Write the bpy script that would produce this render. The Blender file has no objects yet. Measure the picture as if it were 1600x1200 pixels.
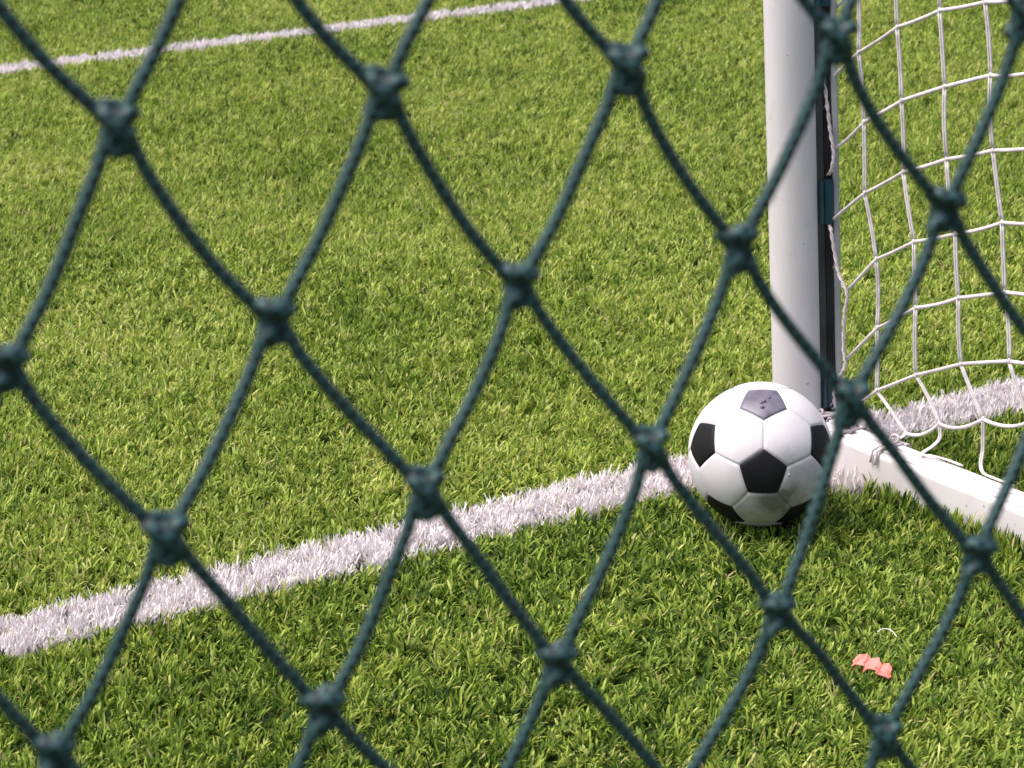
import bpy, math, random
import numpy as np
from mathutils import Vector, Matrix

random.seed(4)
rng = np.random.default_rng(11)
scene = bpy.context.scene
COL = scene.collection
R = math.radians


# ------------------------------------------------------------------ helpers
def tag(o, label=None, cat=None, group=None, kind=None):
    if label: o["label"] = label
    if cat: o["category"] = cat
    if group: o["group"] = group
    if kind: o["kind"] = kind
    return o


def empty(name, loc):
    o = bpy.data.objects.new(name, None)
    o.empty_display_size = 0.05
    o.location = loc
    COL.objects.link(o)
    return o


class MB:
    """collects shapes, in world coordinates, that end up as ONE mesh object"""

    def __init__(self):
        self.v, self.f, self.m, self.uv = [], [], [], []

    def add(self, verts, faces, mat=0, uvs=None):
        b = len(self.v)
        self.v += [tuple(p) for p in verts]
        for k, f in enumerate(faces):
            self.f.append([b + i for i in f])
            self.m.append(mat)
            self.uv.append(uvs[k] if uvs else [(0.0, 0.0)] * len(f))

    def tube(self, pts, r, seg=10, mat=0, caps=True, flat=1.0, up=None):
        """a cord along pts; r is one radius or one per point"""
        pts = [Vector(p) for p in pts]
        n = len(pts)
        rr = r if isinstance(r, (list, tuple)) else [r] * n
        tang = []
        for i in range(n):
            t = pts[min(i + 1, n - 1)] - pts[max(i - 1, 0)]
            tang.append(t.normalized() if t.length > 1e-9 else Vector((0, 0, 1)))
        nrm = Vector(up) if up else Vector((0.31, -0.9, 0.23))
        if abs(nrm.normalized().dot(tang[0])) > 0.95:
            nrm = Vector((0.9, 0.3, 0.1))
        verts, length, acc = [], 0.0, []
        for i in range(n):
            nrm = (nrm - tang[i] * nrm.dot(tang[i])).normalized()
            bi = tang[i].cross(nrm)
            if i: length += (pts[i] - pts[i - 1]).length
            acc.append(length)
            for k in range(seg):
                a = 2 * math.pi * k / seg
                verts.append(pts[i] + (nrm * math.cos(a) * flat + bi * math.sin(a)) * rr[i])
        faces, uvs = [], []
        for i in range(n - 1):
            for k in range(seg):
                k2 = (k + 1) % seg
                faces.append([i * seg + k, i * seg + k2, (i + 1) * seg + k2, (i + 1) * seg + k])
                u0, u1 = k / seg, (k + 1) / seg
                uvs.append([(u0, acc[i]), (u1, acc[i]), (u1, acc[i + 1]), (u0, acc[i + 1])])
        if caps:
            faces.append(list(range(seg - 1, -1, -1))); uvs.append([(0, 0)] * seg)
            faces.append([(n - 1) * seg + k for k in range(seg)]); uvs.append([(0, 0)] * seg)
        self.add(verts, faces, mat, uvs)

    def ball(self, c, r, mat=0, nu=10, nv=6, sq=(1, 1, 1)):
        verts = []
        for j in range(nv + 1):
            th = math.pi * j / nv
            for i in range(nu):
                a = 2 * math.pi * i / nu
                verts.append((c[0] + r * sq[0] * math.sin(th) * math.cos(a),
                              c[1] + r * sq[1] * math.sin(th) * math.sin(a),
                              c[2] + r * sq[2] * math.cos(th)))
        faces = []
        for j in range(nv):
            for i in range(nu):
                i2 = (i + 1) % nu
                faces.append([j * nu + i, (j + 1) * nu + i, (j + 1) * nu + i2, j * nu + i2])
        self.add(verts, faces, mat)

    def extrude(self, outline, a, b, ax, ay, mat=0, caps=True):
        """closed 2-D outline (in axes ax, ay) swept from point a to point b"""
        a, b, ax, ay = Vector(a), Vector(b), Vector(ax), Vector(ay)
        n = len(outline)
        verts = [a + ax * x + ay * y for x, y in outline] + [b + ax * x + ay * y for x, y in outline]
        faces = [[i, (i + 1) % n, n + (i + 1) % n, n + i] for i in range(n)]
        if caps:
            faces += [list(range(n - 1, -1, -1)), list(range(n, 2 * n))]
        self.add(verts, faces, mat)

    def build(self, name, mats, parent=None, origin=(0, 0, 0), smooth=True, sharp=None):
        me = bpy.data.meshes.new(name)
        o = Vector(origin)
        me.from_pydata([Vector(p) - o for p in self.v], [], self.f)
        for m in (mats if isinstance(mats, (list, tuple)) else [mats]):
            me.materials.append(m)
        me.polygons.foreach_set("material_index", self.m)
        me.polygons.foreach_set("use_smooth", [smooth] * len(self.f))
        uvl = me.uv_layers.new(name="UVMap")
        flat = [c for f in self.uv for uv in f for c in uv]
        uvl.data.foreach_set("uv", flat)
        if sharp is not None:
            me.set_sharp_from_angle(angle=R(sharp))
        me.update()
        ob = bpy.data.objects.new(name, me)
        COL.objects.link(ob)
        if parent is None:
            ob.location = o
        else:
            ob.parent = parent
            ob.location = o - parent_world(parent)
        return ob


def parent_world(p):
    w = Vector(p.location)
    while p.parent:
        p = p.parent
        w += Vector(p.location)
    return w


def smooth_path(pts, k=6):
    """Catmull-Rom through pts"""
    P = [Vector(p) for p in pts]
    P = [P[0] * 2 - P[1]] + P + [P[-1] * 2 - P[-2]]
    out = []
    for i in range(1, len(P) - 2):
        for j in range(k):
            t = j / k
            out.append(0.5 * ((2 * P[i]) + (P[i + 1] - P[i - 1]) * t
                              + (2 * P[i - 1] - 5 * P[i] + 4 * P[i + 1] - P[i + 2]) * t * t
                              + (3 * P[i] - P[i - 1] - 3 * P[i + 1] + P[i + 2]) * t ** 3))
    out.append(P[-2])
    return out


# ------------------------------------------------------------------ materials
def new_mat(name):
    m = bpy.data.materials.new(name)
    m.use_nodes = True
    nt = m.node_tree
    nt.nodes.clear()
    out = nt.nodes.new("ShaderNodeOutputMaterial")
    b = nt.nodes.new("ShaderNodeBsdfPrincipled")
    nt.links.new(b.outputs[0], out.inputs[0])
    return m, nt, b, out


def node(nt, kind, **kw):
    n = nt.nodes.new(kind)
    for k, v in kw.items():
        if k.startswith("i_"):
            n.inputs[k[2:].replace("_", " ")].default_value = v
        else:
            setattr(n, k, v)
    return n


def ramp(nt, stops, fac):
    r = nt.nodes.new("ShaderNodeValToRGB")
    e = r.color_ramp.elements
    while len(e) < len(stops): e.new(0.5)
    for el, (p, c) in zip(e, stops):
        el.position = p
        el.color = (*c, 1) if len(c) == 3 else c
    nt.links.new(fac, r.inputs[0])
    return r


def noise(nt, scale, detail=4, rough=0.55, coord="Object"):
    tc = nt.nodes.new("ShaderNodeTexCoord")
    n = node(nt, "ShaderNodeTexNoise", i_Scale=scale, i_Detail=detail, i_Roughness=rough)
    nt.links.new(tc.outputs[coord], n.inputs["Vector"])
    return n


def simple(name, c0, c1, scale, rough, bump=0.0, bscale=200, spec=0.5, p0=0.35, p1=0.65):
    m, nt, b, out = new_mat(name)
    n = noise(nt, scale)
    r = ramp(nt, [(p0, c0), (p1, c1)], n.outputs["Fac"])
    nt.links.new(r.outputs[0], b.inputs["Base Color"])
    b.inputs["Roughness"].default_value = rough
    b.inputs["Specular IOR Level"].default_value = spec
    if bump:
        n2 = noise(nt, bscale, 3)
        bp = node(nt, "ShaderNodeBump", i_Strength=bump, i_Distance=0.001)
        nt.links.new(n2.outputs["Fac"], bp.inputs["Height"])
        nt.links.new(bp.outputs[0], b.inputs["Normal"])
    return m


def blade_mat(name, stops, transl, rough, spec, patch=None):
    """synthetic fibre: colour by yarn (attribute rnd), a little translucent"""
    m, nt, b, out = new_mat(name)
    at = node(nt, "ShaderNodeAttribute", attribute_name="rnd")
    r = ramp(nt, stops, at.outputs["Fac"])
    col = r.outputs[0]
    if patch:
        geo = nt.nodes.new("ShaderNodeNewGeometry")
        n = node(nt, "ShaderNodeTexNoise", i_Scale=patch, i_Detail=3, i_Roughness=0.6)
        nt.links.new(geo.outputs["Position"], n.inputs["Vector"])
        rr = ramp(nt, [(0.3, (0.92, 0.93, 0.9)), (0.7, (1.12, 1.07, 1.1))], n.outputs["Fac"])
        mx = node(nt, "ShaderNodeMix", data_type="RGBA", blend_type="MULTIPLY")
        mx.inputs[0].default_value = 1.0
        nt.links.new(col, mx.inputs[6]); nt.links.new(rr.outputs[0], mx.inputs[7])
        col = mx.outputs[2]
    nt.links.new(col, b.inputs["Base Color"])
    b.inputs["Roughness"].default_value = rough
    b.inputs["Specular IOR Level"].default_value = spec
    t = nt.nodes.new("ShaderNodeBsdfTranslucent")
    nt.links.new(col, t.inputs["Color"])
    ms = nt.nodes.new("ShaderNodeMixShader")
    ms.inputs[0].default_value = transl
    nt.links.new(b.outputs[0], ms.inputs[1]); nt.links.new(t.outputs[0], ms.inputs[2])
    nt.links.new(ms.outputs[0], out.inputs[0])
    return m


M_GRASS = blade_mat("turf_fibre_green", [
    (0.00, (0.014, 0.042, 0.006)), (0.2, (0.055, 0.12, 0.011)), (0.42, (0.205, 0.30, 0.036)),
    (0.68, (0.41, 0.495, 0.085)), (0.93, (0.60, 0.65, 0.21)), (1.0, (0.5, 0.42, 0.2))], 0.34, 0.6, 0.2, 2.6)
M_WHITE_FIBRE = blade_mat("turf_fibre_white", [
    (0.0, (0.5, 0.44, 0.45)), (0.2, (0.84, 0.77, 0.77)), (0.9, (0.9, 0.84, 0.835)), (1.0, (0.62, 0.56, 0.38))], 0.2, 0.5, 0.4)


def ground_mat():
    m, nt, b, out = new_mat("turf_base")
    geo = nt.nodes.new("ShaderNodeNewGeometry")
    n1 = node(nt, "ShaderNodeTexNoise", i_Scale=220.0, i_Detail=4)
    n2 = node(nt, "ShaderNodeTexNoise", i_Scale=2.0, i_Detail=4)
    for n in (n1, n2): nt.links.new(geo.outputs["Position"], n.inputs["Vector"])
    ad = node(nt, "ShaderNodeMath", operation="MULTIPLY_ADD")
    ad.inputs[1].default_value = 0.35
    nt.links.new(n2.outputs["Fac"], ad.inputs[0]); nt.links.new(n1.outputs["Fac"], ad.inputs[2])
    r = ramp(nt, [(0.45, (0.018, 0.026, 0.008)), (0.65, (0.035, 0.05, 0.012)), (0.85, (0.075, 0.095, 0.022))], ad.outputs[0])
    nt.links.new(r.outputs[0], b.inputs["Base Color"])
    b.inputs["Roughness"].default_value = 0.95
    b.inputs["Specular IOR Level"].default_value = 0.1
    bp = node(nt, "ShaderNodeBump", i_Strength=0.8, i_Distance=0.006)
    nt.links.new(n1.outputs["Fac"], bp.inputs["Height"]); nt.links.new(bp.outputs[0], b.inputs["Normal"])
    return m


def far_turf_mat():
    """turf seen from afar, for the pitch beyond the modelled fibres"""
    return simple("turf_far", (0.06, 0.085, 0.018), (0.13, 0.15, 0.03), 60, 0.9, 0.8, 150, 0.2)


def twine_mat():
    m, nt, b, out = new_mat("green_braided_twine")
    uv = nt.nodes.new("ShaderNodeUVMap")
    sep = nt.nodes.new("ShaderNodeSeparateXYZ")
    nt.links.new(uv.outputs[0], sep.inputs[0])
    # two crossing helices of the braid
    hs = []
    for sgn in (1, -1):
        a = node(nt, "ShaderNodeMath", operation="MULTIPLY"); a.inputs[1].default_value = 2 * math.pi * 2 * sgn
        nt.links.new(sep.outputs[0], a.inputs[0])
        c = node(nt, "ShaderNodeMath", operation="MULTIPLY_ADD"); c.inputs[1].default_value = 2 * math.pi / 0.006
        nt.links.new(sep.outputs[1], c.inputs[0]); nt.links.new(a.outputs[0], c.inputs[2])
        s = node(nt, "ShaderNodeMath", operation="SINE"); nt.links.new(c.outputs[0], s.inputs[0])
        hs.append(s)
    mx = node(nt, "ShaderNodeMath", operation="MAXIMUM")
    nt.links.new(hs[0].outputs[0], mx.inputs[0]); nt.links.new(hs[1].outputs[0], mx.inputs[1])
    n = noise(nt, 900, 3)
    n2 = noise(nt, 40, 3)
    ad = node(nt, "ShaderNodeMath", operation="MULTIPLY_ADD"); ad.inputs[1].default_value = 0.5
    nt.links.new(mx.outputs[0], ad.inputs[0]); nt.links.new(n.outputs["Fac"], ad.inputs[2])
    r = ramp(nt, [(0.3, (0.003, 0.012, 0.012)), (0.65, (0.007, 0.032, 0.032)), (1.0, (0.048, 0.118, 0.116))], ad.outputs[0])
    r2 = ramp(nt, [(0.3, (0.75, 0.8, 0.8)), (0.7, (1.15, 1.1, 1.1))], n2.outputs["Fac"])
    mm = node(nt, "ShaderNodeMix", data_type="RGBA", blend_type="MULTIPLY"); mm.inputs[0].default_value = 1
    nt.links.new(r.outputs[0], mm.inputs[6]); nt.links.new(r2.outputs[0], mm.inputs[7])
    nt.links.new(mm.outputs[2], b.inputs["Base Color"])
    b.inputs["Roughness"].default_value = 0.5
    b.inputs["Specular IOR Level"].default_value = 0.55
    bp = node(nt, "ShaderNodeBump", i_Strength=0.5, i_Distance=0.0006)
    nt.links.new(ad.outputs[0], bp.inputs["Height"]); nt.links.new(bp.outputs[0], b.inputs["Normal"])
    return m


def ball_white_mat(sc):
    """white leatherette with scuffs; sc = list of (direction on the ball, cos radius) of the dirty areas"""
    m, nt, b, out = new_mat("ball_white_leather")
    tc = nt.nodes.new("ShaderNodeTexCoord")
    n = node(nt, "ShaderNodeTexNoise", i_Scale=28.0, i_Detail=6, i_Roughness=0.65)
    nt.links.new(tc.outputs["Object"], n.inputs["Vector"])
    nf = node(nt, "ShaderNodeTexNoise", i_Scale=9.0, i_Detail=5, i_Roughness=0.6)
    nt.links.new(tc.outputs["Object"], nf.inputs["Vector"])
    nrm = node(nt, "ShaderNodeVectorMath", operation="NORMALIZE")
    nt.links.new(tc.outputs["Object"], nrm.inputs[0])
    prev = None
    for d, c0, c1, amt in sc:
        dt = node(nt, "ShaderNodeVectorMath", operation="DOT_PRODUCT")
        nt.links.new(nrm.outputs[0], dt.inputs[0]); dt.inputs[1].default_value = d
        mr = node(nt, "ShaderNodeMapRange", interpolation_type="SMOOTHSTEP")
        mr.inputs[1].default_value = c0; mr.inputs[2].default_value = c1
        mr.inputs[3].default_value = 0; mr.inputs[4].default_value = amt
        nt.links.new(dt.outputs["Value"], mr.inputs[0])
        if prev is None: prev = mr.outputs[0]
        else:
            a = node(nt, "ShaderNodeMath", operation="ADD")
            nt.links.new(prev, a.inputs[0]); nt.links.new(mr.outputs[0], a.inputs[1]); prev = a.outputs[0]
    base = ramp(nt, [(0.3, (0.58, 0.53, 0.545)), (0.75, (0.75, 0.705, 0.725))], nf.outputs["Fac"])
    pat = ramp(nt, [(0.30, (0.35, 0.35, 0.35)), (0.72, (1, 1, 1))], n.outputs["Fac"])
    mu = node(nt, "ShaderNodeMath", operation="MULTIPLY", use_clamp=True)
    nt.links.new(prev, mu.inputs[0]); nt.links.new(pat.outputs[0], mu.inputs[1])
    mx = node(nt, "ShaderNodeMix", data_type="RGBA")
    nt.links.new(mu.outputs[0], mx.inputs[0]); nt.links.new(base.outputs[0], mx.inputs[6])
    mx.inputs[7].default_value = (0.17, 0.155, 0.135, 1)
    nt.links.new(mx.outputs[2], b.inputs["Base Color"])
    b.inputs["Roughness"].default_value = 0.6
    b.inputs["Specular IOR Level"].default_value = 0.3
    bp = node(nt, "ShaderNodeBump", i_Strength=0.25, i_Distance=0.0007)
    nt.links.new(n.outputs["Fac"], bp.inputs["Height"]); nt.links.new(bp.outputs[0], b.inputs["Normal"])
    return m


def painted_metal():
    """white paint with faint grime, small chips and ball scuffs"""
    m, nt, b, out = new_mat("white_painted_aluminium")
    tc = nt.nodes.new("ShaderNodeTexCoord")
    mp = nt.nodes.new("ShaderNodeMapping"); mp.inputs["Scale"].default_value = (9, 9, 2.2)
    nt.links.new(tc.outputs["Object"], mp.inputs[0])
    n1 = node(nt, "ShaderNodeTexNoise", i_Scale=1.0, i_Detail=6, i_Roughness=0.65)
    nt.links.new(mp.outputs[0], n1.inputs["Vector"])
    base = ramp(nt, [(0.3, (0.6, 0.555, 0.56)), (0.6, (0.7, 0.655, 0.66))], n1.outputs["Fac"])
    vo = node(nt, "ShaderNodeTexNoise", i_Scale=95.0, i_Detail=2, i_Roughness=0.5)
    nt.links.new(tc.outputs["Object"], vo.inputs["Vector"])
    sp = ramp(nt, [(0.73, (0, 0, 0)), (0.76, (1, 1, 1))], vo.outputs["Fac"])
    n3 = node(nt, "ShaderNodeTexNoise", i_Scale=13.0, i_Detail=8, i_Roughness=0.75)
    nt.links.new(tc.outputs["Object"], n3.inputs["Vector"])
    sc = ramp(nt, [(0.60, (0, 0, 0)), (0.72, (0.45, 0.45, 0.45))], n3.outputs["Fac"])
    ad = node(nt, "ShaderNodeMath", operation="ADD", use_clamp=True)
    nt.links.new(sp.outputs[0], ad.inputs[0]); nt.links.new(sc.outputs[0], ad.inputs[1])
    mx = node(nt, "ShaderNodeMix", data_type="RGBA")
    nt.links.new(ad.outputs[0], mx.inputs[0]); nt.links.new(base.outputs[0], mx.inputs[6])
    mx.inputs[7].default_value = (0.3, 0.27, 0.25, 1)
    nt.links.new(mx.outputs[2], b.inputs["Base Color"])
    b.inputs["Roughness"].default_value = 0.45
    b.inputs["Specular IOR Level"].default_value = 0.4
    return m


M_POST = painted_metal()
M_TRACK = simple("black_net_track", (0.02, 0.02, 0.022), (0.042, 0.042, 0.045), 20, 0.6)
M_LIP = simple("grey_aluminium_lip", (0.3, 0.3, 0.31), (0.4, 0.4, 0.41), 15, 0.4)
M_CLIP = simple("teal_plastic_clip", (0.004, 0.032, 0.052), (0.008, 0.045, 0.07), 30, 0.4)
M_CORD = simple("white_net_cord", (0.56, 0.5, 0.49), (0.74, 0.68, 0.67), 60, 0.75, 0.5, 900, 0.25)
M_ROPE = simple("frayed_white_rope", (0.5, 0.42, 0.43), (0.72, 0.63, 0.64), 150, 0.85, 0.8, 700, 0.2)
M_TWINE = twine_mat()
M_BLACK = simple("ball_black_leather", (0.005, 0.0045, 0.006), (0.010, 0.009, 0.012), 30, 0.6, 0.2, 250, 0.22)
M_SHEEN = simple("ball_black_leather_sheen", (0.085, 0.074, 0.105), (0.15, 0.135, 0.18), 45, 0.45, 0.2, 250, 0.6)  # black leather lightened to lavender: sky sheen put into the base colour
M_SALMON = simple("salmon_plastic", (0.5, 0.1, 0.05), (0.68, 0.2, 0.17), 90, 0.55, 0.8, 260, p0=0.38, p1=0.55)
M_THREAD = simple("pale_thread", (0.6, 0.58, 0.5), (0.75, 0.73, 0.66), 100, 0.7)

# ------------------------------------------------------------------ setting: ground and turf
gm = MB()
gm.add([(-400, -400, 0), (400, -400, 0), (400, 400, 0), (-400, 400, 0)], [[0, 1, 2, 3]])
tag(gm.build("ground", ground_mat(), smooth=False), kind="structure", label="dark rubber infill base under the turf")

LINE_K = 0.595                          # both lines run at the same angle across the pitch
LN = np.array([-LINE_K, 1.0]) / math.hypot(LINE_K, 1.0)
NEAR_D = 3.409 / math.hypot(LINE_K, 1.0)
FAR_D = 8.142 / math.hypot(0.625, 1.0)
FN = np.array([-0.625, 1.0]) / math.hypot(0.625, 1.0)
HALF = 0.058
BALL_C = Vector((0.3756, 3.3794, 0.1185))
BALL_R = 0.11
BD = np.array([0.56315, -0.82636]); BN = np.array([0.82636, 0.56315])      # along / across the ground bar
POST = np.array([0.4775, 3.7067])


def blades(name, mat, roots, length, width, seg3, rnd, lean, az):
    """real fibre geometry: curved tapering ribbons with a rounded-off tip"""
    n = len(roots)
    ca, sa = np.cos(az), np.sin(az)
    tw = az + rng.normal(0, 0.9, n) + math.pi / 2
    wx, wy = np.cos(tw) * width / 2, np.sin(tw) * width / 2
    ts = [0.0, 0.45, 0.84, 1.0] if seg3 else [0.0, 0.6, 1.0]
    ws = [0.9, 1.0, 0.88] if seg3 else [0.95, 0.95]
    k = len(ts)
    nv = 2 * (k - 1) + 1
    V = np.empty((n, nv, 3), np.float32)
    bend = lean
    ph0 = bend * 0.35
    px = np.zeros(n); pz = np.zeros(n)
    prev = 0.0
    for i, t in enumerate(ts):
        if i:
            ph = np.clip(ph0 + bend * 0.95 * (prev + t) / 2, 0, 1.75)
            dl = length * (t - prev)
            px = px + np.sin(ph) * dl; pz = pz + np.cos(ph) * dl
        prev = t
        x = roots[:, 0] + ca * px; y = roots[:, 1] + sa * px; z = np.maximum(pz, 0.002 if i else -0.002)
        if i < k - 1:
            V[:, 2 * i, 0] = x - wx * ws[i]; V[:, 2 * i, 1] = y - wy * ws[i]; V[:, 2 * i, 2] = z
            V[:, 2 * i + 1, 0] = x + wx * ws[i]; V[:, 2 * i + 1, 1] = y + wy * ws[i]; V[:, 2 * i + 1, 2] = z
        else:
            V[:, nv - 1, 0] = x; V[:, nv - 1, 1] = y; V[:, nv - 1, 2] = z
    quads = k - 2
    loops_per = quads * 4 + 3
    L = []
    for q in range(quads):
        L += [2 * q, 2 * q + 1, 2 * q + 3, 2 * q + 2]
    L += [2 * quads, 2 * quads + 1, nv - 1]
    L = np.array(L, np.int32)
    loops = (L[None, :] + (np.arange(n, dtype=np.int32) * nv)[:, None]).ravel()
    starts_one = np.array([4 * q for q in range(quads)] + [4 * quads], np.int32)
    starts = (starts_one[None, :] + (np.arange(n, dtype=np.int32) * loops_per)[:, None]).ravel()
    me = bpy.data.meshes.new(name)
    me.vertices.add(n * nv); me.vertices.foreach_set("co", V.ravel())
    me.loops.add(len(loops)); me.loops.foreach_set("vertex_index", loops)
    me.polygons.add(len(starts)); me.polygons.foreach_set("loop_start", starts)
    me.polygons.foreach_set("use_smooth", np.ones(len(starts), bool))
    at = me.attributes.new("rnd", "FLOAT", "POINT")
    at.data.foreach_set("value", np.repeat(rnd.astype(np.float32), nv))
    me.materials.append(mat)
    me.update(calc_edges=True)
    o = bpy.data.objects.new(name, me)
    COL.objects.link(o)
    return o


def field(x, y, seed, scale, octaves=3):
    """smooth pseudo-noise, about -1..1"""
    r = np.random.default_rng(seed)
    v = np.zeros_like(x); amp = 1.0; tot = 0
    for o in range(octaves):
        for _ in range(4):
            a = r.uniform(0, 2 * math.pi); p = r.uniform(0, 2 * math.pi); f = scale * (2 ** o) * r.uniform(0.7, 1.3)
            v += amp * np.sin((x * math.cos(a) + y * math.sin(a)) * f + p)
        tot += amp * 1.6; amp *= 0.6
    return v / tot


def strips():
    """root points in tufts; the fibres thin out and widen a little with distance"""
    out = []
    for y0, y1, dens, wk in [(2.1, 3.0, 64000, 1.0), (3.0, 4.3, 64000, 1.0), (4.3, 5.6, 52000, 1.08),
                             (5.6, 7.2, 38000, 1.05), (7.2, 9.8, 32000, 1.15)]:
        hw = 0.235 * y1 + 0.55
        per = 10
        nt_ = int(2 * hw * (y1 - y0) * dens / per)
        tx = rng.uniform(-hw, hw, nt_); ty = rng.uniform(y0, y1, nt_)
        x = np.repeat(tx, per) + rng.normal(0, 0.0034, nt_ * per)
        y = np.repeat(ty, per) + rng.normal(0, 0.0034, nt_ * per)
        tuft = np.repeat(rng.uniform(0, 1, nt_), per)
        taz = np.repeat(rng.uniform(0, 2 * math.pi, nt_), per)
        out.append((x, y, tuft, taz, np.full(nt_ * per, wk)))
    return [np.concatenate(c) for c in zip(*out)]


X, Y, TUFT, TAZ, WK = strips()
N = len(X)
# nothing grows where the ball, the post and the bar stand
keep = (X - BALL_C.x) ** 2 + (Y - BALL_C.y) ** 2 > 0.048 ** 2
keep &= (X - POST[0]) ** 2 + (Y - POST[1]) ** 2 > 0.044 ** 2
sb = X * BD[0] + Y * BD[1]; mb = X * BN[0] + Y * BN[1]
keep &= ~((sb > -2.78) & (sb < -1.6) & (mb > 2.436) & (mb < 2.502))
X, Y, TUFT, TAZ, WK, sb, mb = [a[keep] for a in (X, Y, TUFT, TAZ, WK, sb, mb)]
N = len(X)
d = X * LN[0] + Y * LN[1]
edge = HALF + rng.normal(0, 0.003, N) + 0.004 * field(X, Y, 5, 14)
in_near = np.abs(d - NEAR_D) < edge
in_far = np.abs(X * FN[0] + Y * FN[1] - FAR_D) < edge * 0.92
# the line spreads a little round the foot of the goal
in_near |= ((X - 0.535) / 0.05) ** 2 + ((Y - 3.535) / 0.05) ** 2 < 1 + rng.normal(0, 0.15, N)
gx = 0.40 + 0.22 * field(X, Y, 1, 2.3)
gy = -0.05 + 0.25 * field(X, Y, 2, 2.0)
ax = gx + 0.9 * np.cos(TAZ) + rng.normal(0, 0.8, N)
ay = gy + 0.9 * np.sin(TAZ) + rng.normal(0, 0.8, N)
AZ = np.arctan2(ay, ax)
LEAN = np.clip(0.86 + 0.10 * field(X, Y, 3, 3.0) + rng.normal(0, 0.36, N), 0.05, 1.6)
LEN = np.clip(rng.normal(0.0245, 0.0050, N) * (1 + 0.08 * field(X, Y, 4, 5)), 0.010, 0.042)
beside_bar = (mb > 2.405) & (mb < 2.437) & (sb > -2.62)
LEN = np.where(beside_bar, LEN * 1.45, LEN)           # uncombed against the bar
LEAN = np.where(beside_bar, LEAN * 0.5, LEAN)
WID = rng.uniform(0.0021, 0.0036, N) * WK
# yarn past the goal line coloured paler, in place of grazing sheen and vignetting
RND = np.clip(np.where(d > NEAR_D, 0.545, 0.40) + 0.07 * field(X, Y, 6, 5.0) + 0.42 * (TUFT - 0.5) + rng.normal(0, 0.2, N), 0, 0.97)
RND = np.where(rng.uniform(0, 1, N) < 0.012, 1.0, RND)
g = ~(in_near | in_far)
P2 = np.stack([X, Y], 1)


near_mask = Y < 5.0


def sub(mask, name, mat, seg3, rnd, lean=LEAN, length=LEN, width=WID):
    return blades(name, mat, P2[mask], length[mask], width[mask], seg3, rnd[mask], lean[mask], AZ[mask])


tag(sub(g & near_mask, "turf_grass", M_GRASS, True, RND), kind="stuff", label="green artificial grass around the ball and goal line", cat="grass")
tag(sub(g & ~near_mask, "turf_grass", M_GRASS, False, RND), kind="stuff", label="softly blurred green artificial grass further out on the pitch", cat="grass")
WR = np.clip(rng.normal(0.5, 0.22, N), 0, 0.9)
WR = np.where((rng.uniform(0, 1, N) < 0.03), 1.0, WR)
WLEAN = np.clip(LEAN * 0.62, 0.05, 1.0)
ex = np.repeat(np.where(in_near)[0], 2)                 # the white yarn is tufted more densely
nw = len(ex)
WP = P2[ex] + rng.normal(0, 0.005, (nw, 2)) * (np.arange(nw) % 2)[:, None]
line_o = blades("goal_line", M_WHITE_FIBRE, WP, LEN[ex] * rng.uniform(0.85, 1.1, nw), WID[ex] * 0.8, True,
                rng.permutation(WR[ex]), WLEAN[ex] * rng.uniform(0.6, 1.3, nw), AZ[ex] + rng.normal(0, 0.8, nw))
tag(line_o, kind="structure",
    label="wide white turf line running behind the football to the goal post", cat="line marking")
ex = np.repeat(np.where(in_far)[0], 2)
nw = len(ex)
FP = P2[ex] + rng.normal(0, 0.006, (nw, 2)) * (np.arange(nw) % 2)[:, None]
far_o = blades("field_line", M_WHITE_FIBRE, FP, LEN[ex] * 0.9, WID[ex] * 0.9, False, np.clip(0.2 + 0.2 * (WR[ex] - 0.5), 0.05, 0.4),
               WLEAN[ex], AZ[ex] + rng.normal(0, 0.8, nw))
tag(far_o, kind="structure",
    label="thin white turf line far out across the top of the grass", cat="line marking")

# ------------------------------------------------------------------ football
phi = (1 + 5 ** 0.5) / 2
ICO = [Vector(v).normalized() for v in
       [(0, s1, s2 * phi) for s1 in (1, -1) for s2 in (1, -1)] +
       [(s1, s2 * phi, 0) for s1 in (1, -1) for s2 in (1, -1)] +
       [(s2 * phi, 0, s1) for s1 in (1, -1) for s2 in (1, -1)]]
a0 = ICO[0]
nb0 = min((v for v in ICO if v is not a0), key=lambda v: -v.dot(a0))
# the panel seen in front looks a little down and its neighbour a little up, as the ball lies
cam_dir = Vector((-0.3756, -3.3794, 1.251)).normalized()
b_r = Vector((0.99382, -0.11045, 0.0)).normalized()
b_u = cam_dir.cross(b_r).normalized()
if b_u.z < 0: b_u = -b_u
t0 = R(-16.0)
front = (cam_dir * math.cos(t0) + b_u * math.sin(t0) + b_r * 0.045).normalized()
t1 = t0 + a0.angle(nb0)
upn = (cam_dir * math.cos(t1) + b_u * math.sin(t1) + b_r * 0.03).normalized()


def basis(a, b):
    x = a.normalized(); z = a.cross(b).normalized(); y = z.cross(x)
    return Matrix((x, y, z)).transposed()


ROT = basis(front, upn) @ basis(a0, nb0).transposed()
ICO = [ROT @ v for v in ICO]


def nbrs(v): return [w for w in ICO if w is not v and v.dot(w) > 0.4]


def tv(a, b): return a + (b - a) / 3.0         # a corner of the truncated solid


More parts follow.
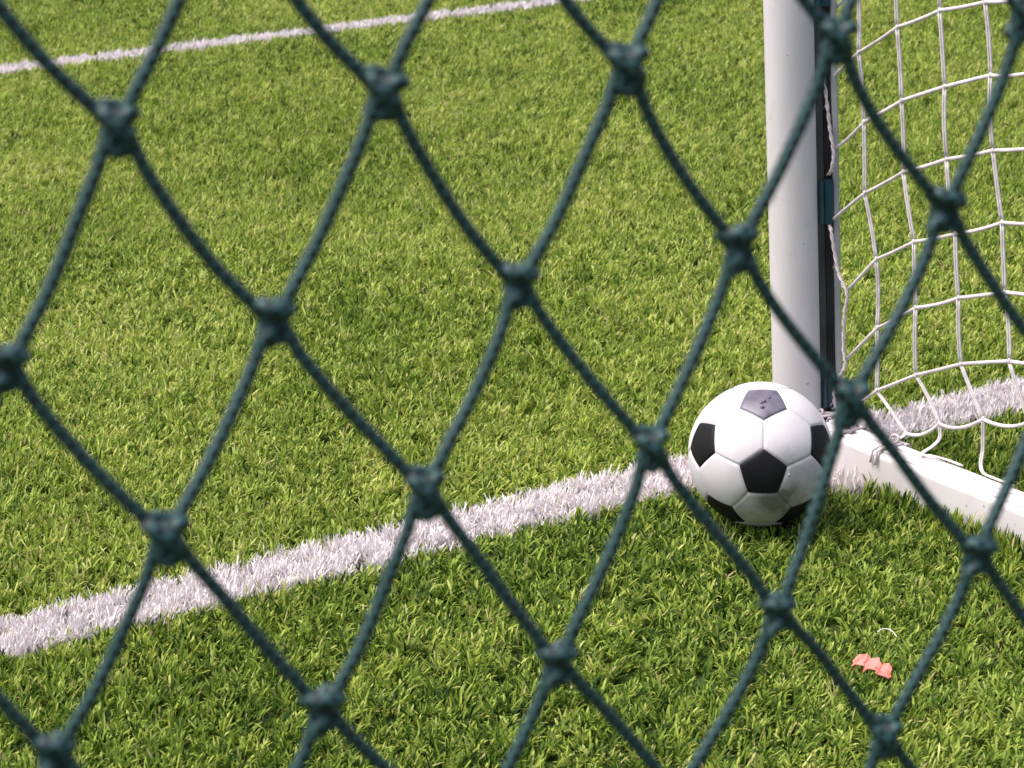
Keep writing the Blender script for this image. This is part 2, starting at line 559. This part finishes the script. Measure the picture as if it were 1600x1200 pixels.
panels = []
for v in ICO:
    ns = nbrs(v)
    ref = ns[0]; e1 = (ref - v * ref.dot(v)).normalized(); e2 = v.cross(e1)
    ns.sort(key=lambda w: math.atan2(w.dot(e2), w.dot(e1)))
    panels.append((2 if v.dot(upn) > 0.97 else 1, [tv(v, w) for w in ns]))   # the upper panel has its sky sheen painted in
seen = set()
for i, a in enumerate(ICO):
    for j, b in enumerate(ICO):
        for k, c in enumerate(ICO):
            if i < j < k and a.dot(b) > 0.4 and b.dot(c) > 0.4 and a.dot(c) > 0.4:
                tri = (a, b, c) if a.cross(b).dot(c) > 0 else (a, c, b)
                A_, B_, C_ = tri
                panels.append((0, [tv(A_, B_), tv(B_, A_), tv(B_, C_), tv(C_, B_), tv(C_, A_), tv(A_, C_)]))
bm = MB()
NS = 14
for mat, poly in panels:
    c = sum(poly, Vector()) / len(poly)
    hmax = min(((poly[i] + poly[(i + 1) % len(poly)]) / 2 - c).length for i in range(len(poly)))
    idx, verts, faces = {}, [], []

    def vid(p, e):
        key = tuple(round(t, 5) for t in p)
        if key not in idx:
            # leather puffed up inside, pulled in at the seam
            dist = e * hmax * BALL_R
            r = BALL_R * (1 - 0.016 * math.exp(-(dist / 0.0016) ** 2)) + 0.0007 * (1 - (1 - e) ** 2) - 0.0004
            idx[key] = len(verts)
            verts.append(p.normalized() * r + BALL_C)
        return idx[key]

    for i in range(len(poly)):
        p, q = poly[i], poly[(i + 1) % len(poly)]

        def pt(u, w):                           # u toward the seam (0 centre .. 1 seam), w along it
            uu = 1 - (1 - u) ** 1.6
            s = p.lerp(q, w)
            return c.lerp(s, uu), 1 - uu
        for a in range(NS):
            u0, u1 = a / NS, (a + 1) / NS
            for b in range(8):
                w0, w1 = b / 8, (b + 1) / 8
                if a == 0:
                    faces.append([vid(*pt(0, 0)), vid(*pt(u1, w0)), vid(*pt(u1, w1))])
                else:
                    faces.append([vid(*pt(u0, w0)), vid(*pt(u1, w0)), vid(*pt(u1, w1)), vid(*pt(u0, w1))])
    bm.add(verts, faces, mat)
# little blobs of dried rubber on the upper black panel and the right-hand white one


def on_ball(dx, dy, lift=0.0):
    z = math.sqrt(max(0, 1 - dx * dx - dy * dy))
    return BALL_C + (b_r * dx + b_u * dy + cam_dir * z) * (BALL_R + lift)


for dx, dy, r, mt in [(0.000, 0.69, 0.0026, 2), (0.036, 0.715, 0.0037, 2), (0.015, 0.635, 0.0035, 2),
                      (0.105, 0.765, 0.0026, 2), (0.39, -0.27, 0.0018, 0)]:
    p = on_ball(dx, dy)
    bm.ball(p, r, mt, 10, 6)
scuffs = [((b_r * 0.48 - b_u * 0.42 + cam_dir * 0.77).normalized(), 0.78, 0.92, 0.6),
          ((b_r * 0.24 - b_u * 0.62 + cam_dir * 0.74).normalized(), 0.975, 0.998, 0.8),
          ((b_r * 0.12 - b_u * 0.75 + cam_dir * 0.6).normalized(), 0.80, 0.93, 0.65)]
football = bm.build("football", [ball_white_mat(scuffs), M_BLACK, M_SHEEN], origin=BALL_C)
tag(football, "black and white panelled football lying against the foot of the goal post", "football")

# ------------------------------------------------------------------ goal
goal = empty("football_goal", (POST[0], POST[1], 0))
tag(goal, "white portable football goal with round post, ground bar and white net", "goal")
PB = Vector((POST[0], POST[1], -0.01))
PT = PB + Vector((-0.0406, 0, 1.0)) * 1.75
PD = (PT - PB).normalized()
PX = Vector((1, 0, 0.0406)).normalized()
PY = Vector((0, 1, 0))
SEG = 48
pm = MB()
pm.extrude([(0.0415 * math.cos(2 * math.pi * i / SEG), 0.0415 * math.sin(2 * math.pi * i / SEG)) for i in range(SEG)], PB, PT, PX, PY)
pm.build("post", M_POST, goal, PB, sharp=40)
# the channel the net is held in: a black U behind the round tube, open toward the back of the goal
tm = MB()
tm.extrude([(0.030, -0.024), (0.046, -0.020), (0.046, 0.030), (0.060, 0.030), (0.060, 0.036), (0.034, 0.036), (0.034, 0.0)], PB, PT, PX, PY)
tm.extrude([(0.046, -0.010), (0.0605, -0.010), (0.0605, 0.0295), (0.0465, 0.0295)], PB, PT, PX, PY)
for xo in (0.0485, 0.0535, 0.0575):
    tm.extrude([(xo, -0.0135), (xo + 0.0012, -0.0135), (xo + 0.0012, -0.0097), (xo, -0.0097)], PB, PT, PX, PY)
track = tm.build("net_track", M_TRACK, goal, PB, smooth=False)
lm = MB()
lm.extrude([(0.0607, -0.016), (0.0620, -0.018), (0.0695, -0.018), (0.071, -0.016), (0.071, 0.036), (0.0607, 0.036)], PB, PT, PX, PY)
lm.build("track_lip", M_LIP, goal, PB, smooth=False)


def on_post(z): return PB + PD * ((z - PB.z) / PD.z)


def rounded(x0, x1, y0, y1, r, k=4):
    out = []
    for cx, cy, a in ((x1 - r, y1 - r, 0), (x0 + r, y1 - r, 90), (x0 + r, y0 + r, 180), (x1 - r, y0 + r, 270)):
        for i in range(k + 1):
            t = R(a + 90 * i / k)
            out.append((cx + r * math.cos(t), cy + r * math.sin(t)))
    return out


for z0, z1 in ((0.395, 0.468), (0.083, 0.140), (0.745, 0.815)):
    cm = MB()
    cm.extrude(rounded(0.0455, 0.0606, -0.0225, -0.0137, 0.002), on_post(z0), on_post(z1), PX, PY)
    cm.extrude(rounded(0.0385, 0.0452, -0.0275, -0.010, 0.0015), on_post(z0 + 0.002), on_post(z1 - 0.002), PX, PY)
    cm.build("net_clip", M_CLIP, goal, on_post(z0), sharp=35)


def bar_pt(s, m, z): return Vector((BD[0] * s + BN[0] * m, BD[1] * s + BN[1] * m, z))


bar = MB()
prof = rounded(2.439, 2.498, -0.01, 0.074, 0.009, 5)
ax_ = Vector((BN[0], BN[1], 0))
S0, S1 = -2.722, -1.55
b0 = Vector((BD[0] * S0, BD[1] * S0, 0)); b1 = Vector((BD[0] * S1, BD[1] * S1, 0))
bar.extrude(prof, b0, b1, ax_, Vector((0, 0, 1)))
# raised ridges either side of the lacing groove on top of the bar
for m0, m1, zz in ((2.4485, 2.4600, 0.0775), (2.4760, 2.4900, 0.0785)):
    bar.extrude(rounded(m0, m1, 0.0735, zz, 0.0018, 3), b0 + Vector((BD[0], BD[1], 0)) * 0.004, b1, ax_, Vector((0, 0, 1)))
bar.build("ground_bar", M_POST, goal, bar_pt(S0, 2.468, 0), sharp=32)

# net hung between the post and the bar (s along the bar's direction from the post, z up)
NET0 = Vector((0.5172, 3.6947, 0))


def npt(s, z, off=0.0):
    return Vector((NET0.x + BD[0] * s + BN[0] * off, NET0.y + BD[1] * s + BN[1] * off, z))


ROWS = [
    [(-0.030, 0.832), (0.042, 0.893), (0.128, 0.943), (0.215, 0.981), (0.306, 1.006), (0.392, 1.020), (0.480, 1.030)],
    [(-0.024, 0.727), (0.048, 0.787), (0.133, 0.837), (0.221, 0.875), (0.313, 0.899), (0.394, 0.914), (0.482, 0.925)],
    [(-0.016, 0.620), (0.055, 0.680), (0.139, 0.731), (0.228, 0.768), (0.320, 0.792), (0.401, 0.808), (0.488, 0.819)],
    [(0.000, 0.514), (0.072, 0.573), (0.154, 0.620), (0.245, 0.656), (0.337, 0.687), (0.420, 0.704), (0.506, 0.715)],
    [(0.003, 0.400), (0.078, 0.460), (0.163, 0.510), (0.255, 0.547), (0.349, 0.577), (0.436, 0.597), (0.522, 0.608)],
    [(0.042, 0.291), (0.109, 0.359), (0.192, 0.405), (0.280, 0.436), (0.374, 0.473), (0.462, 0.489), (0.548, 0.500)],
    [(0.043, 0.173), (0.116, 0.247), (0.201, 0.301), (0.292, 0.338), (0.386, 0.369), (0.474, 0.384), (0.560, 0.395)],
    [(0.052, 0.090), (0.120, 0.143), (0.207, 0.192), (0.303, 0.235), (0.402, 0.265), (0.490, 0.282), (0.576, 0.292)],
    [None, (0.189, 0.090), (0.262, 0.127), (0.355, 0.160), (0.448, 0.182), (0.535, 0.192), (0.62, 0.200)],
]


for row in ROWS:                                    # the side net runs on along the bar
    for k in range(5):
        s_, z_ = row[-1]
        row.append((s_ + 0.086, z_ + 0.008 - 0.001 * k))
for k in range(6):                                  # and on up the post
    ROWS.insert(0, [(s_ - 0.006, z_ + 0.112) for s_, z_ in ROWS[0]])


def cord(mb, pts, r=0.0023, seg=8, flat=1.0):
    mb.tube(pts, r, seg, flat=flat)


def twin(mb, pts, off=0.0018, r=0.00175):
    """two plies lying side by side"""
    for sg in (-1, 1):
        mb.tube([p + Vector((BD[0], BD[1], 0)) * off * sg + Vector((BN[0], BN[1], 0)) * 0.0006 * sg for p in pts], r, 8)


nm = MB()
rr = random.Random(3)


def span(p, q, sag=0.004, k=8, side=0.0):
    out = []
    for i in range(k + 1):
        t = i / k
        w = 4 * t * (1 - t)
        out.append(p.lerp(q, t) + Vector((0, 0, -sag * w)) + Vector((BN[0], BN[1], 0)) * side * w)
    return out


for ri, row in enumerate(ROWS):
    for ci, node_ in enumerate(row):
        if node_ is None: continue
        p = npt(*node_)
        if ci + 1 < len(row):
            q = npt(*row[ci + 1])
            sag = 0.010 if ri == len(ROWS) - 1 else rr.uniform(0.0, 0.003)
            nm.tube(span(p, q, sag, 8, rr.uniform(-0.004, 0.004)), 0.0031, 8, flat=0.8)
        if ri + 1 < len(ROWS) and ROWS[ri + 1][ci] is not None and ci > 0:
            q = npt(*ROWS[ri + 1][ci])
            twin(nm, span(p, q, 0, 8, rr.uniform(-0.004, 0.004)))
        if ci > 0:
            nm.ball(p, 0.0034, 0, 8, 6, (1, 1, 1.5))
# tails that hook the lowest meshes over the bar
for pts in ([(0.262, 0.127, 0), (0.267, 0.106, -0.002), (0.262, 0.092, -0.012), (0.257, 0.084, -0.026), (0.262, 0.0815, -0.033), (0.276, 0.084, -0.028), (0.304, 0.084, -0.022), (0.333, 0.082, -0.018)],
            [(0.355, 0.160, 0), (0.357, 0.114, 0), (0.362, 0.091, -0.008), (0.378, 0.0835, -0.018), (0.40, 0.083, -0.02), (0.44, 0.082, -0.018)],
            [(0.448, 0.182, 0), (0.452, 0.13, 0), (0.46, 0.093, -0.008), (0.475, 0.083, -0.018), (0.51, 0.082, -0.018)],
            [(0.189, 0.090, 0), (0.194, 0.088, -0.012), (0.186, 0.083, -0.024), (0.178, 0.083, -0.018)]):
    twin(nm, smooth_path([npt(*p) for p in pts], 6), 0.0015, 0.00165)
net = nm.build("goal_net", M_CORD, goal, NET0)

# thick frayed edge rope of the net, running down the track
SELV = [(-0.040, 0.76), (-0.034, 0.70), (-0.034, 0.674), (-0.031, 0.650), (-0.027, 0.630), (-0.017, 0.585), (-0.009, 0.547), (0.000, 0.514),
        (-0.006, 0.484), (-0.013, 0.466), (-0.010, 0.43), (-0.005, 0.399), (-0.002, 0.389), (0.008, 0.353), (0.020, 0.320),
        (0.040, 0.291), (0.036, 0.259), (0.035, 0.202), (0.041, 0.173), (0.027, 0.148), (0.021, 0.117), (0.025, 0.085)]
def rope_y(z):                                      # the rope dives behind the clips that hold it
    return 0.006 if any(a - 0.004 < z < b + 0.004 for a, b in ((0.395, 0.468), (0.083, 0.140))) else -0.020


sp = smooth_path([npt(s, z) + Vector((0, rope_y(z), 0)) for s, z in SELV], 8)
sm = MB()
for ph in (0, math.pi):
    pts = []
    for i, p in enumerate(sp):
        a = i * 0.9 + ph
        pts.append(p + Vector((BD[0], BD[1], 0)) * 0.0016 * math.cos(a) + Vector((BN[0], BN[1], 0)) * 0.0016 * math.sin(a))
    sm.tube(pts, 0.0019, 7)
for i in range(0, len(sp), 3):                      # loose fibres
    if rr.random() < 0.6:
        p = sp[i]
        q = p + Vector((rr.uniform(-0.008, 0.006), rr.uniform(-0.006, 0.004), rr.uniform(-0.008, 0.006)))
        sm.tube([p, p.lerp(q, 0.5) + Vector((0, 0, 0.001)), q], [0.0007, 0.0006, 0.0003], 5)
sm.build("edge_rope", M_ROPE, net, npt(0.02, 0.085))


def tie(name, s, turns, seed, spread=0.006, tails=3):
    """cord wound round the bar and knotted on top of it"""
    q = random.Random(seed)
    m = MB()
    pts = []
    K = 11
    for i in range(int(K * turns * 2) + 1):             # to and fro over the top of the bar
        a = R(90 + 68 * math.cos(math.pi * i / K))
        x = 2.4685 + 0.0335 * max(-1, min(1, 1.35 * math.cos(a)))
        z = 0.036 + 0.0445 * max(-1, min(1, 1.3 * math.sin(a)))
        pts.append(bar_pt(s + spread * i / K + 0.0015 * q.uniform(-1, 1), x, z))
    m.tube(pts, 0.0022, 7)
    for k in range(2):
        c = bar_pt(s + spread + q.uniform(-0.006, 0.006), 2.462 + 0.02 * k, 0.084 + 0.003 * k)
        ring = []
        ax1 = Vector((q.uniform(-1, 1), q.uniform(-1, 1), q.uniform(0.2, 1))).normalized()
        ax2 = ax1.orthogonal().normalized()
        for i in range(15):
            a = 2 * math.pi * i / 14
            ring.append(c + (ax2 * math.cos(a) + ax1.cross(ax2) * math.sin(a) * 0.8) * 0.008)
        m.tube(ring, 0.0021, 7)
    for k in range(tails):
        c = bar_pt(s + spread, 2.462, 0.085)
        e = c + Vector((q.uniform(-0.022, 0.022), q.uniform(-0.02, 0.012), q.uniform(-0.012, 0.022)))
        m.tube(smooth_path([c, c.lerp(e, 0.5) + Vector((0, 0, 0.008)), e], 5), 0.0014, 6)
    return m.build(name, M_ROPE, goal, bar_pt(s, 2.468, 0.075))


tie("lacing_cord", -2.665, 1.4, 2, 0.004, 4)
tie("lacing_cord", -2.575, 1.7, 5, 0.006, 3)
# the heap of loose rope where net, post and bar come together
hm = MB()
q = random.Random(12)
c0 = Vector((0.522, 3.672, 0.052))
pts = [c0 + Vector((-0.035, -0.01, 0.022))]
for i in range(34):
    a = i * 1.05
    pts.append(c0 + Vector((0.022 * math.cos(a) + q.uniform(-0.01, 0.01), 0.014 * math.sin(a) + q.uniform(-0.008, 0.008),
                            0.028 * math.sin(a * 0.7 + 1) + q.uniform(-0.008, 0.008))))
hm.tube(smooth_path(pts, 5), 0.0025, 7)
for i in range(12):
    s_ = c0 + Vector((q.uniform(-0.02, 0.02), -0.012, q.uniform(-0.02, 0.02)))
    e = s_ + Vector((q.uniform(-0.014, 0.018), q.uniform(-0.015, 0.005), q.uniform(-0.02, 0.02)))
    hm.tube(smooth_path([s_, s_.lerp(e, 0.5) + Vector((0, 0, 0.005)), e], 4), 0.0012, 6)
hm.build("rope_bundle", M_ROPE, goal, c0)

# ------------------------------------------------------------------ green barrier net in front
YAW = R(22)
GD = Vector((math.cos(YAW), math.sin(YAW), 0)); GN = Vector((-math.sin(YAW), math.cos(YAW), 0))
G0 = Vector((0, 0.94832, 0))
KN = {
    (-3,1):(-0.2829,1.3469),(-3,2):(-0.3313,1.2584),(-2,0):(-0.1767,1.3502),(-2,1):(-0.2214,1.2630),(-2,2):(-0.2707,1.1743),(-2,3):(-0.3189,1.0880),
    (-2,4):(-0.3631,1.0007),(-1,-1):(-0.0710,1.3530),(-1,0):(-0.1151,1.2664),(-1,1):(-0.1598,1.1792),(-1,2):(-0.2101,1.0900),(-1,3):(-0.2592,1.0040),
    (-1,4):(-0.3032,0.9167),(-1,5):(-0.3473,0.8294),(-1,6):(-0.3917,0.7421),(0,-2):(0.0332,1.3559),(0,-1):(-0.0090,1.2688),(0,0):(-0.0524,1.1827),
    (0,1):(-0.1020,1.0937),(0,2):(-0.1535,1.0112),(0,3):(-0.2050,0.9214),(0,4):(-0.2477,0.8338),(0,5):(-0.2908,0.7463),(1,-3):(0.1347,1.3587),
    (1,-2):(0.0932,1.2712),(1,-1):(0.0526,1.1836),(1,0):(0.0052,1.0949),(1,1):(-0.0416,1.0124),(1,2):(-0.0897,0.9195),(1,3):(-0.1381,0.8350),
    (1,4):(-0.1820,0.7479),(2,-4):(0.2375,1.3620),(2,-3):(0.1914,1.2747),(2,-2):(0.1503,1.1873),(2,-1):(0.1086,1.0990),(2,0):(0.0643,1.0147),
    (2,1):(0.0182,0.9209),(2,2):(-0.0277,0.8354),(2,3):(-0.0748,0.7502),(2,4):(-0.1193,0.6632),(3,-5):(0.3397,1.3653),(3,-4):(0.2927,1.2779),
    (3,-3):(0.2451,1.1906),(3,-2):(0.2114,1.1045),(3,-1):(0.1649,1.0206),(3,0):(0.1269,0.9254),(3,1):(0.0801,0.8384),(3,2):(0.0340,0.7522),
    (3,3):(-0.0126,0.6662),(4,-6):(0.4484,1.3686),(4,-5):(0.4021,1.2813),(4,-4):(0.3555,1.1940),(4,-3):(0.3085,1.1067),(4,-2):(0.2750,1.0212),
    (4,-1):(0.2334,0.9353),(4,0):(0.1896,0.8471),(4,1):(0.1435,0.7595),(4,2):(0.0977,0.6720),(5,-7):(0.5561,1.3719),(5,-6):(0.5102,1.2847),
    (5,-5):(0.4642,1.1974),(5,-4):(0.4179,1.1101),(5,-3):(0.3713,1.0227),(5,-2):(0.3355,0.9369),(5,-1):(0.2932,0.8508),(5,0):(0.2492,0.7627),
    (5,1):(0.2034,0.6752),(5,2):(0.1578,0.5878),(6,-8):(0.6630,1.3752),(6,-7):(0.6175,1.2879),(6,-6):(0.5718,1.2007),(6,-5):(0.5260,1.1134),
    (6,-4):(0.4800,1.0261),(6,-3):(0.4337,0.9388),(6,-2):(0.3961,0.8527),(6,-1):(0.3533,0.7663),(6,0):(0.3091,0.6785),(6,1):(0.2634,0.5910),
    (7,-8):(0.7241,1.2912),(7,-7):(0.6788,1.2040),(7,-6):(0.6333,1.1167),(7,-5):(0.5876,1.0294),(7,-4):(0.5418,0.9421),(7,-3):(0.4958,0.8548),
    (7,-2):(0.4567,0.7685),(7,-1):(0.4135,0.6820),(7,0):(0.3691,0.5942),(8,-7):(0.7399,1.1200),(8,-6):(0.6945,1.0327),(8,-5):(0.6490,0.9454),
    (8,-4):(0.6034,0.8581),(8,-3):(0.5576,0.7709),(8,-2):(0.5173,0.6843),(8,-1):(0.4738,0.5977),(8,0):(0.4293,0.5100),(9,-6):(0.7557,0.9487),
    (9,-5):(0.7103,0.8614),(9,-4):(0.6648,0.7742),(9,-3):(0.6192,0.6869),(9,-2):(0.5780,0.6002),(9,-1):(0.5341,0.5134),(10,-6):(0.8168,0.8647),
    (10,-5):(0.7715,0.7774),(10,-4):(0.7261,0.6902),(10,-3):(0.6806,0.6029),(10,-2):(0.6387,0.5161),(10,-1):(0.5946,0.4292),(11,-5):(0.8326,0.6934),
    (11,-4):(0.7873,0.6062),(11,-3):(0.7419,0.5189),(11,-2):(0.6993,0.4320),(12,-4):(0.8484,0.5222),(12,-3):(0.8031,0.4349),(13,-4):(0.9094,0.4381),
    (13,-3):(0.8641,0.3509)}


def gp(s, z, d_=0.0): return G0 + GD * s + GN * d_ + Vector((0, 0, z))


barrier = empty("barrier_net", gp(0.05, 0.6))
tag(barrier, "dark green knotted diamond mesh net hanging close in front of the pitch", "net")
TR = 0.0029
twine = MB()
q = random.Random(8)
depth = {k: 0.004 * math.sin(k[0] * 1.7 + k[1] * 2.3) for k in KN}
for (i, j), (s, z) in KN.items():
    for di, dj, bow in ((1, 0, None), (0, 1, 0.006)):
        kk = (i + di, j + dj)
        if kk not in KN: continue
        s2, z2 = KN[kk]
        if bow is None:                          # the upper meshes hang slacker than the lower ones
            bow = min(0.009, max(-0.002, 0.0085 * ((z + z2) / 2 - 0.95) / 0.2))
        b_ = bow * q.uniform(0.8, 1.2)
        sk = q.uniform(-0.0012, 0.0012)
        pts = []
        x0 = 0.003 if di else -0.003          # strands leave from the sides of the knot
        for n_ in range(21):
            t = n_ / 20
            w = 4 * t * (1 - t)
            sd = (1 - 2 * t) * x0 * max(0, abs(1 - 2 * t) * 3 - 2)
            pts.append(gp(s + (s2 - s) * t + sd + sk * math.sin(6.28 * t),
                          z + (z2 - z) * t - b_ * w,
                          depth[(i, j)] * (1 - t) + depth[kk] * t))
        twine.tube(pts, TR, 12, caps=True)
twine.build("netting", M_TWINE, barrier, gp(0.05, 0.6))


def knot_shape(variant):
    """a netting knot: a bight from above held by the cord that comes up from below"""
    k = 0.001
    bight = [(-8.0, 0.5, 6.5), (-6.2, 0.4, 3.5), (-4.6, -0.6, -1.5), (-3.2, -1.5, -6.6), (0.2, -1.8, -8.4), (3.4, -1.5, -6.4), (4.6, -0.6, -1.5), (6.2, 0.4, 3.5), (8.0, 0.5, 6.5)]
    wrap = [(-6, 0.5, -9), (-4.2, 2.2, -6.5), (-1.5, 1.8, -3), (-0.5, -2.4, 0.8), (3.8, -4.8, 3.6), (8.0, -3.0, 3.4), (9.0, 1.0, 2.6), (5, 4.6, 3.4), (-2, 5.4, 4.6), (-8, 3.0, 4.8),
            (-9.2, -1.5, 4.0), (-6.0, -4.6, 2.4), (-0.5, -6.4, -0.6), (4.6, -4.6, -3.6), (5.6, -1.0, -7), (6, 0.5, -9)]
    m = MB()
    fy = -1 if variant else 1
    for path, r in ((bight, 3.2), (wrap, 3.2)):
        pts = [GD * (x * k * 0.80) + GN * (y * k * fy) + Vector((0, 0, z * k * 1.3)) for x, y, z in path]
        m.tube(smooth_path(pts, 5), r * k, 12)
    m.ball((0, 0, 0), 0.0052, 0, 10, 8, (1, 0.8, 1.2))
    return m


protos = {}
for (i, j), (s, z) in KN.items():
    var = (i + j) % 2
    loc = gp(s, z, depth[(i, j)])
    if var not in protos:
        protos[var] = knot_shape(var).build("knot", M_TWINE, None)
        o = protos[var]
    else:
        o = protos[var].copy()
        COL.objects.link(o)
    o.parent = barrier
    o.rotation_euler = (0, q.uniform(-0.2, 0.2), q.uniform(-0.25, 0.25))
    o.scale = (q.uniform(0.84, 1.02), q.uniform(0.9, 1.05), q.uniform(0.86, 1.04))
    o.location = loc - Vector(barrier.location)

# ------------------------------------------------------------------ small litter on the turf
scrap = MB()
A = Vector((0.4400, 2.8300, 0.0255)); u = Vector((0.0470, -0.0270, 0)); un = u.normalized(); vn = Vector((-un.y, un.x, 0))
prof_ = [(-0.001, 0.002, -0.001, 0.013), (0.003, 0.006, 0.0005, 0.0145), (0.014, 0.006, 0.001, 0.0170), (0.0165, 0.001, -0.006, 0.0165), (0.0205, 0.002, -0.004, 0.0125),
         (0.022, 0.0055, -0.002, 0.0130), (0.0315, 0.006, -0.001, 0.0150), (0.0345, 0.002, -0.003, 0.0120), (0.037, 0.0015, -0.006, 0.0085), (0.039, 0.0065, -0.006, 0.0095),
         (0.046, 0.0085, -0.0075, 0.0100), (0.0515, 0.006, -0.008, 0.0060), (0.054, 0.001, -0.006, 0.0020)]
vs, fs = [], []
for t, h, lo, hi in prof_:
    for dz in (0.0, 0.0009):
        for w in np.linspace(lo, hi, 5):
            vs.append(A + un * (t + 0.0014 * math.sin(w * 700 + t * 50)) + vn * (float(w) * 1.1 + 0.0012 * math.sin(t * 900)) + Vector((0, 0, h * 0.45 + dz - 0.004 + 0.6 * float(w) + 0.0008 * math.sin(w * 300 + t * 90))))
W5 = 5
for i in range(len(prof_) - 1):
    b_ = i * 10; n_ = b_ + 10
    for k in range(4):
        fs.append([b_ + 5 + k, n_ + 5 + k, n_ + 6 + k, b_ + 6 + k])
        fs.append([b_ + k, b_ + k + 1, n_ + k + 1, n_ + k])
    fs.append([b_, n_, n_ + 5, b_ + 5]); fs.append([b_ + 4, b_ + 9, n_ + 9, n_ + 4])
for b_ in (0, (len(prof_) - 1) * 10):
    for k in range(4): fs.append([b_ + k, b_ + k + 5, b_ + k + 6, b_ + k + 1])
scrap.add(vs, fs)
tag(scrap.build("plastic_scrap", M_SALMON, None, A, sharp=30), "small salmon pink bent scrap lying on the grass", "litter")
th = MB()
B = Vector((0.497, 2.909, 0.033))
th.tube(smooth_path([B + Vector(p) for p in ((-0.012, 0.003, 0.0), (-0.005, 0.006, 0.003), (0.003, 0.005, 0.003), (0.008, -0.001, 0.002), (0.013, -0.008, -0.003))], 6), 0.0008, 7)
tag(th.build("thread", M_THREAD, None, B), "short curved white fibre lying above the pink scrap", "litter")

# ------------------------------------------------------------------ light, sky, camera
SUN_EL, SUN_AZ = R(64), R(-94)          # azimuth from +Y (clockwise): light falls from high on the left
sun_dir = Vector((math.sin(SUN_AZ) * math.cos(SUN_EL), math.cos(SUN_AZ) * math.cos(SUN_EL), math.sin(SUN_EL)))
ld = bpy.data.lights.new("sun", "SUN")
ld.energy = 2.45
ld.angle = R(40)
ld.color = (1.0, 0.94, 0.9)
lo = bpy.data.objects.new("sun", ld)
lo.rotation_euler = sun_dir.to_track_quat("Z", "Y").to_euler()
lo.location = sun_dir * 20
COL.objects.link(lo)

w = bpy.data.worlds.new("World")
scene.world = w
w.use_nodes = True
wn = w.node_tree
bg = wn.nodes["Background"]
sky = wn.nodes.new("ShaderNodeTexSky")
sky.sky_type = "NISHITA"
sky.sun_disc = False
sky.sun_elevation = SUN_EL
sky.sun_rotation = SUN_AZ
sky.air_density = 1.0
sky.dust_density = 4.0
sky.ozone_density = 0.6
wn.links.new(sky.outputs[0], bg.inputs[0])
bg.inputs[1].default_value = 0.105

cd = bpy.data.cameras.new("camera")
cd.sensor_width = 36
cd.lens = 3700 / 1600 * 36
cd.clip_start = 0.05
cd.clip_end = 2000
cd.dof.use_dof = True
cd.dof.focus_distance = 3.55
cd.dof.aperture_fstop = 16.5
co = bpy.data.objects.new("camera", cd)
right = Vector((0.99981571, -0.00609144, -0.01820539)); upv = Vector((0.01919744, 0.31724618, 0.94814889))
back = right.cross(upv)
mw = Matrix((right, upv, back)).transposed().to_4x4()
mw.translation = Vector((0, 0, 1.36926))
co.matrix_world = mw
COL.objects.link(co)
scene.camera = co

vs_ = scene.view_settings
vs_.view_transform = "Standard"
vs_.look = "None"
vs_.exposure = 0.95
vs_.gamma = 1
scene.cycles.max_bounces = 5
scene.cycles.diffuse_bounces = 3
scene.cycles.transmission_bounces = 2
